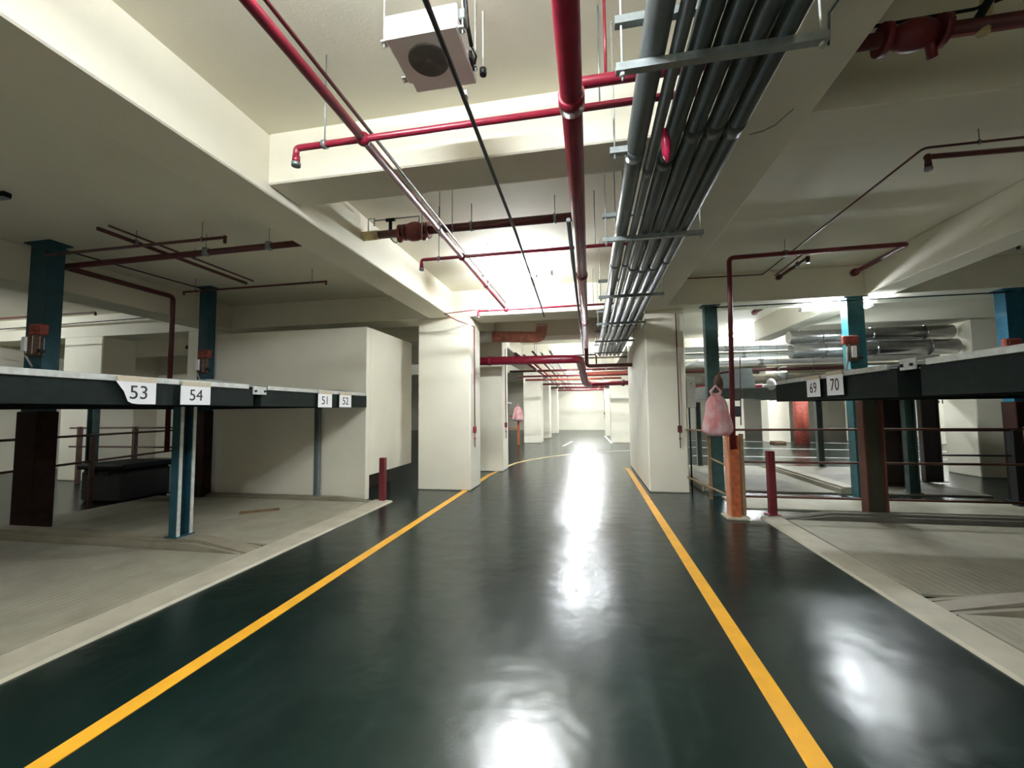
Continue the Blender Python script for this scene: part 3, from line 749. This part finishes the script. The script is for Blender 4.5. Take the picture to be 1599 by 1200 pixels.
for y, lab in ((1.98, 'nearest steel strut carrying the conduit bundle'), (4.05, 'second steel strut carrying the conduit bundle'), (6.15, 'third steel strut carrying the conduit bundle'), (8.1, 'fourth steel strut carrying the conduit bundle'), (10.2, 'fifth steel strut carrying the conduit bundle'), (12.3, 'farthest steel strut carrying the conduit bundle'), (-.1, 'steel strut above the viewer')):
    strut(y, lab)
t = thing('strut_bracket', 'short steel bracket left of the conduits near the hung unit', 'bracket', (.2, 2.62, 3.18))
MB().box(.16, .268, 2.6, 2.64, 3.21, 3.25).build('channel', STRUT, t)
MB().tube([(.19, 2.62, 3.18), (.19, 2.62, ZC)], .006, 6).build('hanger_rod', GALV, t)
# red rag stuffed between conduits
o = MB().tube([(.47, 2.5, 3.26), (.48, 2.52, 3.2), (.485, 2.54, 3.13), (.49, 2.55, 3.08)], [.012, .028, .026, .008], 8).build('cable_tag', mat('magenta_red', (.5, .02, .08), .3)); tag(o, 'small crimson fitting hanging from the conduit bundle', 'fitting')
o = MB().tube([(1.14, 2.1, 3.3), (1.14, 2.08, 3.44), (1.2, 2.05, 3.52), (1.45, 2.03, 3.535)], .006, 6).build('thin_cable', DARKST); tag(o, 'thin cable leaving the near strut along the beam', 'cable')
o = MB().tube([(1.16, 3.12, 3.545), (1.24, 3.1, 3.546), (1.3, 3.05, 3.547), (1.35, 2.9, 3.547)], .0035, 6).build('hairline_wire', mat('crack_grey', (.3, .29, .24), .8)); tag(o, 'thin wire trace on the underside of the right beam', 'wire')

# hung air unit
AX0, AX1, AY0, AY1, AZ0, AZ1 = -1.075, -.655, 2.02, 2.44, 3.66, 3.8
t = thing('hung_fan_unit', 'white box fan unit hanging from the ceiling', 'fan unit', ((AX0+AX1)/2, (AY0+AY1)/2, AZ0))
MB().box(AX0, AX1, AY0, AY1-.09, AZ0, AZ1, .008).build('casing', AC_WHITE, t)
MB().box(AX0+.015, AX1-.005, AY1-.09, AY1, AZ0+.012, AZ1-.01, .006).build('rear_casing', AC_WHITE, t)
g = MB(); fx, fy = -.885, 2.2
for k in range(12):
    r = .02+k*.0085
    g.tube([(fx+r*math.cos(a*PI/12), fy+r*math.sin(a*PI/12), AZ0-.004) for a in range(25)], .0022, 5, caps=False)
g.build('fan_grille', AC_GRILLE, t)
MB().tube([(fx, fy, AZ0-.0015), (fx, fy, AZ0+.001)], .118, 28).build('fan_opening', mat('fan_dark', (.3, .29, .26), .6), t)
fn = MB()
for k in range(5):
    a = 2*PI*k/5
    fn.add([(fx+.02*math.cos(a), fy+.02*math.sin(a), AZ0-.0026), (fx+.1*math.cos(a), fy+.1*math.sin(a), AZ0-.0026), (fx+.1*math.cos(a+.7), fy+.1*math.sin(a+.7), AZ0-.0022), (fx+.025*math.cos(a+.9), fy+.025*math.sin(a+.9), AZ0-.0022)], [(0, 1, 2, 3)])
fn.build('fan_blades', AC_GRILLE, t)
for sx, x in ((-1, AX0), (1, AX1)):
    for y in (AY0+.04, AY1-.12):
        MB().box(x, x+sx*.03, y-.02, y+.02, AZ0+.01, AZ0+.02).build('hang_bracket', GALV, t)
        MB().tube([(x+sx*.02, y, AZ0-.01), (x+sx*.02, y, ZC)], .005, 6).build('hanger_rod', GALV, t)
MB().tube([(AX1+.05, AY1-.05, AZ0+.02), (AX1+.05, AY1-.05, AZ0+.06)], .022, 10).build('rubber_foot', BLACK, t)
MB().tube([(AX1+.05, AY1-.05, AZ0+.06), (AX1+.05, AY1-.05, ZC)], .004, 6).build('hanger_rod', WHITE, t)
MB().tube([(AX1+.02, 2.06, ZC), (AX1+.03, 2.07, 3.9), (AX1+.03, 2.12, 3.76), (AX1+.03, 2.2, 3.7)], .012, 8).build('refrigerant_hose', BLACK, t)
MB().tube([(AX1+.03, 2.2, 3.7), (AX1+.045, 2.25, 3.68), (AX1+.02, 2.3, 3.68)], .006, 6).build('cable', BLACK, t)
MB().box(AX1, AX1+.035, 2.05, 2.12, AZ0+.07, AZ1-.01, .004).build('terminal_box', STRUT, t)
MB().box(AX1, AX1+.02, 2.24, 2.34, AZ0+.01, AZ0+.06, .004).build('valve_block', BLACK, t)

# left bay pipes ------------------------------------------------------
def pipe(name, label, pts, r, m, bend=.06, rods=(), z1=ZC, heads=(), n=10):
    t = thing(name, label, 'pipe', pts[0])
    MB().tube(pts, r, n, bend=bend).build('pipe_run', m, t)
    for p in pts[1:-1]: MB().sphere(p, r*1.25, 10, 6).build('elbow', m, t) if bend < .05 else None
    for x, y, z in rods: rod(t, x, y, z, z1); MB().tube([(x, y, z-r-.006), (x, y, z+r+.01)], r*1.12, 8).build('pipe_clamp', STRUT, t)
    for x, y, z in heads: sprinkler_head(t, x, y, z, m)
    return t
zz = 3.85
pipe('water_pipe', 'thick brown red pipe crossing the left bay ceiling and dropping behind card 53', [(-3.3, 4.8, zz), (-7.8, 4.85, zz), (-7.8, 6.55, zz), (-7.8, 6.55, .9)], .042, REDBR, .08, rods=((-4.2, 4.8, zz), (-5.2, 4.8, zz)))
pipe('sprinkler_pipe', 'pair pipe running back under the left bay ceiling', [(-6.0, 4.05, 3.93), (-6.0, 6.35, 3.93)], .026, REDBR, 0, rods=((-6.0, 4.5, 3.93),))
pipe('sprinkler_pipe', 'slimmer pipe beside the pair pipe in the left bay', [(-5.83, 4.05, 3.95), (-5.83, 6.32, 3.95)], .014, REDBR, 0, rods=((-5.83, 5.2, 3.95),))
pipe('sprinkler_pipe', 'thin branch pipe with two drops near the white partition', [(-7.35, 6.37, 3.8), (-7.35, 6.37, 3.86), (-4.43, 6.37, 3.86), (-4.43, 6.37, 3.8)], .018, REDBR, .04, rods=((-7.1, 6.37, 3.86), (-4.7, 6.37, 3.86)))
pipe('sprinkler_pipe', 'thin branch pipe with one drop above the left bay', [(-7.5, 4.46, 3.86), (-4.55, 4.46, 3.86), (-4.55, 4.46, 3.78)], .02, REDBR, .04, rods=((-4.9, 4.46, 3.86),))
pipe('sprinkler_pipe', 'thin dark branch behind the near left lift column', [(-14.5, 7.2, 3.85), (-10.6, 7.2, 3.85), (-10.6, 7.2, 3.78)], .022, REDBR, .05)
pipe('wall_pipe', 'thin pipe run in the opening between the left pillars', [(-10.9, 9.6, 3.4), (-10.9, 9.6, 3.46), (-8.3, 9.6, 3.46)], .04, REDBR, .06)
o = MB().tube([(-15, 7.0, 3.52), (-8.9, 7.0, 3.6)], .01, 6).build('thin_cable', DARKST); tag(o, 'thin cable across the far left bay', 'cable')
# posts seen under pallet 53
for x, y, wd, m, lab in [(-10.5, 7.2, .16, TEALG, 'green grey post in front of the pale left pillar'), (-8.42, 7.3, .14, DARKST, 'dark post behind the railing left of card 54')]:
    channel_post(x, y, 0.0, 1.75, wd, .12, lab, m, m, 'left rear posts')
# dark bin behind the left plate
t = thing('storage_bin', 'low dark storage bin behind the left lower plate', 'bin', (-8.5, 6.6, 0))
MB().box(-9.3, -8.3, 6.2, 7.1, .0, .6, .06).build('bin_body', BLACK, t)
MB().box(-9.34, -8.26, 6.16, 7.14, .6, .7, .03).build('lid', DARKST, t)
for x in (-9.0, -8.6): MB().box(x-.06, x+.06, 6.14, 6.16, .5, .58).build('latch', DARKST, t)

# right bay pipes -----------------------------------------------------
t = pipe('standpipe', 'red standpipe rising from the orange guard post to the ceiling', [(2.05, 6.71, .04), (2.13, 6.71, 3.88), (4.45, 6.66, 3.88), (4.43, 7.85, 3.86)], .035, mat('dark_crimson', (.15, .015, .022), .4), .07, rods=((2.9, 6.7, 3.88),), n=12)
MB().tube([(4.43, 7.8, 3.86), (4.43, 7.87, 3.86)], .06, 12).build('end_flange', REDBR, t)
MB().tube([(2.16, 6.62, 1.35), (2.19, 6.62, 2.35)], .008, 6).build('side_wire', MAROON, t)
t = pipe('sprinkler_pipe', 'short red pipe pair hanging left of the standpipe corner', [(3.29, 6.9, 3.78), (3.29, 6.9, 3.86), (3.27, 7.85, 3.86)], .026, REDBR, .04, rods=((3.28, 7.2, 3.86),))
MB().tube([(3.23, 6.75, 3.93), (3.22, 7.85, 3.9)], .012, 8).build('side_pipe', REDBR, t)
MB().tube([(3.27, 7.8, 3.86), (3.27, 7.87, 3.86)], .045, 12).build('end_flange', REDBR, t)
t = pipe('sprinkler_pipe', 'short red pipe stub hanging behind the deep right beam', [(4.0, 9.4, 3.88), (3.86, 10.6, 3.85)], .04, REDBR, 0, rods=((3.95, 9.8, 3.87),))
MB().tube([(3.865, 10.55, 3.85), (3.86, 10.62, 3.85)], .06, 12).build('end_flange', REDBR, t)
pipe('sprinkler_pipe', 'thin conduit zigzag across the right bay ceiling', [(4.765, 4.2, 3.9), (2.98, 4.2, 3.9), (2.98, 7.75, 3.9), (1.5, 7.68, 3.9)], .011, REDBR, .05, rods=((3.4, 4.2, 3.9),))
t = pipe('sprinkler_pipe', 'red sprinkler branch at the upper right ending in a drop', [(4.765, 4.32, 3.84), (3.04, 4.25, 3.84), (3.04, 4.25, 3.78)], .024, REDBR, .04)
sprinkler_head(t, 3.04, 4.25, 3.79, REDBR)
pipe('sprinkler_pipe', 'thin branch pipe beyond the shallow right beam', [(5.98, 7.9, 3.86), (6.0, 6.98, 3.86), (6.0, 6.98, 3.8)], .02, REDBR, .04, rods=((5.99, 7.5, 3.86),))
# valve at the upper right corner
Yc, Zc2 = 2.62, 3.7
t = thing('valve_pipe', 'dark red valve and pipe at the upper right corner', 'pipe', (2, Yc, Zc2))
MB().tube([(1.49, Yc, Zc2), (7.0, Yc, Zc2)], .04, 14).build('main_run', REDBR, t)
vb = MB().sphere((1.85, Yc, Zc2), (.13, .08, .085)).build('valve_body', MAROON, t)
for x in (1.7, 1.98): MB().tube([(x-.018, Yc, Zc2), (x+.018, Yc, Zc2)], .085, 14).build('flange', MAROON, vb)
MB().tube([(1.93, Yc, Zc2-.03), (1.97, Yc+.05, Zc2-.11)], .025, 10).build('drain_leg', MAROON, t)
MB().tube([(1.6, Yc, Zc2+.09), (2.15, Yc, Zc2+.1), (2.3, Yc, Zc2+.14)], .009, 6).build('bypass_pipe', DARKST, t)
MB().tube([(2.18, Yc, Zc2-.05), (2.22, Yc, Zc2+.2)], .03, 10).build('tan_sleeve', CREAM, t)
MB().tube([(2.14, Yc-.03, Zc2+.02), (2.3, Yc-.03, Zc2+.28)], .022, 8).build('lever', DARKST, t)

# far lane pipework ---------------------------------------------------
t = thing('fire_pipe', 'thick crimson pipe crossing the lane behind the near pillars and stepping down', 'pipe', (-1.4, 10.4, 2.85))
MB().tube([(-3.2, 10.2, 2.86), (-.32, 10.2, 2.84), (-.22, 10.4, 2.84), (-.12, 12.6, 2.42), (.0, 13.2, 2.38)], .105, 16, bend=.15).build('pipe_run', RED, t)
MB().tube([(-2.5, 10.2, 2.86), (-2.42, 10.2, 2.86)], .12, 16).build('coupling', RED, t)
MB().tube([(-.1, 13.2, 2.4), (1.6, 13.2, 2.42)], .07, 14).build('cross_run', RED, t)
MB().tube([(.98, 13.2, 2.415), (1.06, 13.2, 2.415)], .1, 14).build('flange', REDBR, t)
t = thing('fire_pipe', 'bright red pipe far ahead above the right pillar', 'pipe', (.5, 16, 2.9))
MB().tube([(-.3, 16, 2.95), (1.5, 16, 2.95)], .09, 12).build('pipe_run', RUST, t)
for x in (0, 1.0): rod(t, x, 16, 2.95)
t = thing('vent_duct', 'salmon and grey duct with an elbow behind the near left pillar', 'duct', (-1.8, 9.9, 3.3))
MB().tube([(-3.3, 9.9, 3.4), (-2.3, 9.9, 3.42)], .14, 16).build('grey_sleeve', mat('duct_grey', (.75, .7, .64), .6, noise=.15), t)
MB().tube([(-2.3, 9.9, 3.42), (-1.25, 9.9, 3.36), (-1.12, 9.9, 3.4), (-1.1, 9.9, 3.62)], .135, 16, bend=.12).build('salmon_duct', mat('salmon_duct', (.72, .27, .2), .5, noise=.25, scale=6), t)
MB().tube([(-1.1, 9.9, 3.6), (-1.1, 9.9, 3.66)], .15, 16).build('collar', mat('collar_pink', (.7, .5, .45), .5), t)
pipe('sprinkler_pipe', 'thin dark branch with drops at both ends before the second pillar', [(-1.9, 11.6, 2.92), (-1.9, 11.6, 3.11), (.2, 11.6, 3.11), (.2, 11.6, 2.85)], .02, REDBR, .06, rods=((-1.5, 11.6, 3.11), (.05, 11.6, 3.11)))
names = ['first', 'second', 'third', 'fourth', 'fifth', 'sixth', 'seventh', 'eighth']
for i, (x, z, r, m) in enumerate(((-2.1, 3.25, .05, REDBR), (-1.85, 3.2, .035, RED), (-1.6, 3.3, .03, REDBR), (-1.35, 3.25, .03, LIGHTPIPE), (-1.1, 3.3, .035, LIGHTPIPE))):
    pipe('service_pipe', names[i]+' from the left of the pipes running on down the far lane', [(x, 11.9, z), (x, 33.0, z-.02)], r, m, 0, n=8)
for i, (y, z, r, m) in enumerate(((15.2, 3.05, .04, REDBR), (17.0, 3.0, .04, RED), (19.0, 3.0, .05, RUST), (22.5, 3.0, .05, RED), (26, 3.0, .05, REDBR), (33.2, 3.32, .06, RED), (29.5, 3.0, .05, RED))):
    pipe('cross_pipe', names[i]+' pipe crossing the far lane counted from the near side', [(-2.9, y, z), (1.4, y, z)], r, m, 0, n=8, rods=((-1.9, y, z), (.6, y, z)))
# right far pipes -----------------------------------------------------
for i, (y, z, r, m, x0, x1) in enumerate(((13.2, 3.35, .07, LIGHTPIPE, 2.0, 9.5), (13.0, 3.12, .06, LIGHTPIPE, 2.0, 9.5), (12.9, 2.9, .075, LIGHTPIPE, 2.0, 9.5), (12.8, 2.68, .05, REDBR, 1.9, 9.5), (13.6, 2.45, .17, OLIVED, 2.2, 9.5), (12.6, 2.2, .06, RED, 2.0, 7.0), (14.0, 3.5, .05, LIGHTPIPE, 2.0, 9.5))):
    lab = ['upper pale pipe', 'middle pale pipe', 'lower thick pale pipe', 'dark red pipe', 'wide dusty duct', 'bright crimson pipe', 'topmost thin pale pipe'][i]+' crossing behind the right bay'
    pipe('service_pipe', lab, [(x0, y, z), (x1, y, z)], r, m, 0, rods=((4.0+i*.4, y, z),))
for i, (y, z, r) in enumerate(((11.4, 3.34, .16), (11.3, 2.98, .18))):
    t = thing('silver_duct', ['upper', 'lower'][i]+' shiny silver duct right of the bright teal column', 'duct', (7, y, z), 'silver ducts')
    MB().tube([(4.9, y, z), (8.35, y, z)], r, 20).build('duct_run', SILVER, t)
    for x in (5.2, 7.4): rod(t, x, y+(r+.02 if i else 0), z)
    for x in (5.6, 6.7, 7.8): MB().tube([(x-.02, y, z), (x+.02, y, z)], r+.01, 20).build('seam_ring', SILVER, t)
o = MB().tube([(1.9, 11.5, 2.5), (2.5, 10.2, 2.72)], .03, 8).build('brace', WHITE); tag(o, 'white slanted brace behind the green grey column', 'brace')
# electrical cabinet on the pillar side
t = thing('control_box', 'pale grey control box on the side of the deep right pillar', 'control box', (1.93, 8.62, 1.6))
MB().box(1.84, 2.0, 8.52, 8.78, 1.62, 2.2, .008).build('box_body', mat('control_grey', (.45, .45, .38), .5), t)
MB().box(2.0, 2.008, 8.54, 8.76, 1.64, 2.18).build('box_door', mat('control_grey', (.45, .45, .38), .5), t)
MB().tube([(1.92, 8.515, 2.08), (1.92, 8.52, 2.08)], .012, 8).build('lock', BLACK, t)
MB().tube([(1.87, 8.5, .0), (1.87, 8.5, 1.62)], .015, 8).build('feed_conduit', DARKST, t)

# pillar mounted switch boxes
def switch_box(x, y, z, ztop, face, label, path=None, m=RED):
    t = thing('switch_box', label, 'switch box', (x, y, z))
    d = Vector(face)
    c = Vector((x, y, z))
    a = c+d*.03
    sx = .035 if abs(d.x) < .5 else .03; sy = .035 if abs(d.y) < .5 else .03
    MB().box(a.x-sx, a.x+sx, a.y-sy, a.y+sy, z, z+.13, .006).build('box_body', m, t)
    MB().tube([(a.x, a.y, z+.13), (a.x, a.y, ztop)] + (path or []), .011, 8).build('conduit', m, t)
    MB().tube([(a.x, a.y, z), (a.x, a.y, z-.3)], [.012, .009], 8).build('lower_tail', m, t)
    MB().tube([(a.x, a.y, z-.13), (a.x, a.y, z-.1)], .02, 8).build('tail_nut', m, t)
    return t
switch_box(-2.39, 8.42, 1.15, 3.38, (1, 0, 0), 'small red switch box on the near left pillar', [(-2.55, 7.9, 3.4), (-2.75, 7.65, 3.5), (-2.0, 7.55, 3.52)])
switch_box(-2.28, 11.15, 1.15, 3.3, (1, 0, 0), 'small dark red switch box on the second left pillar', None, MAROON)
switch_box(1.68, 8.5, 1.15, 3.45, (0, -1, 0), 'small rusty switch box on the deep right pillar', None, REDBR)
switch_box(.9, 26.4, 1.3, 2.9, (-1, 0, 0), 'tiny dark switch box on the last right pillar', None, BLACK)

t = thing('ceiling_box', 'small dark box on the ceiling at the left picture edge', 'junction box', (-6.42, 3.41, 4.03))
MB().box(-6.5, -6.34, 3.37, 3.45, 4.04, ZC, .008).build('box_body', DARKST, t)
MB().box(-6.49, -6.35, 3.375, 3.445, 4.032, 4.04).build('box_lid', STRUT, t)
# distant details behind the right bay --------------------------------
for i, z in enumerate((2.0, 1.15)):
    t = thing('vent_slot', ['upper', 'lower'][i]+' black vent slot on the far grey block', 'vent', (7.8, 23.99, z), 'black vent slots')
    MB().box(7.55, 7.85, 23.95, 24.0, z, z+.55).build('vent_frame', BLACK, t)
    for k in range(4): MB().box(7.57, 7.83, 23.93, 23.95, z+.06+k*.13, z+.1+k*.13).build('slat', DARKST, t)
o = MB().tube([(9.1, 20.4, 0), (9.1, 20.4, 2.6)], .28, 14).build('red_standpipe', RUST); tag(o, 'distant wide rusty red column seen below card 70', 'column')
t = thing('wall_plate', 'dark plate high on the distant white pillar', 'sign', (12.6, 21.95, 2.0))
MB().box(12.2, 13.0, 21.94, 21.99, 2.0, 2.35).build('plate', DARKST, t)
MB().box(12.17, 13.03, 21.93, 21.95, 1.98, 2.02).build('plate_edge', BROWN, t)
t = thing('wall_marking', 'small dark marks on the distant white pillar', 'sign', (14.5, 20.49, 1.5))
MB().box(14.25, 14.4, 20.48, 20.499, 1.72, 1.84).build('mark', INK, t)
for k in range(4): MB().box(14.5+k*.12, 14.59+k*.12, 20.48, 20.499, 1.7, 1.86).build('mark', INK, t)
o = MB().box(7.9, 8.4, 20.2, 20.7, 0, .12, .02).build('wheel_chock', BROWN); tag(o, 'dark brown chock on the floor by the distant pillar', 'chock')
# thing on the far left shelf/pallet beyond second pillar
t = thing('car_pallet', 'small pale pallet far away beyond the second left pillar', 'parking platform', (-5.5, 20.5, 1.9))
MB().box(-6.5, -4.3, 19.9, 23, 1.98, 2.06).build('deck_plate', WHITE, t)
MB().box(-6.5, -4.3, 19.85, 19.9, 1.85, 1.98).build('front_beam', DARKST, t)
for x in (-6.4, -4.5):
    for y in (20.0, 22.8): MB().box(x-.05, x+.05, y-.05, y+.05, 0, 1.98).build('leg', GREYPOST, t)
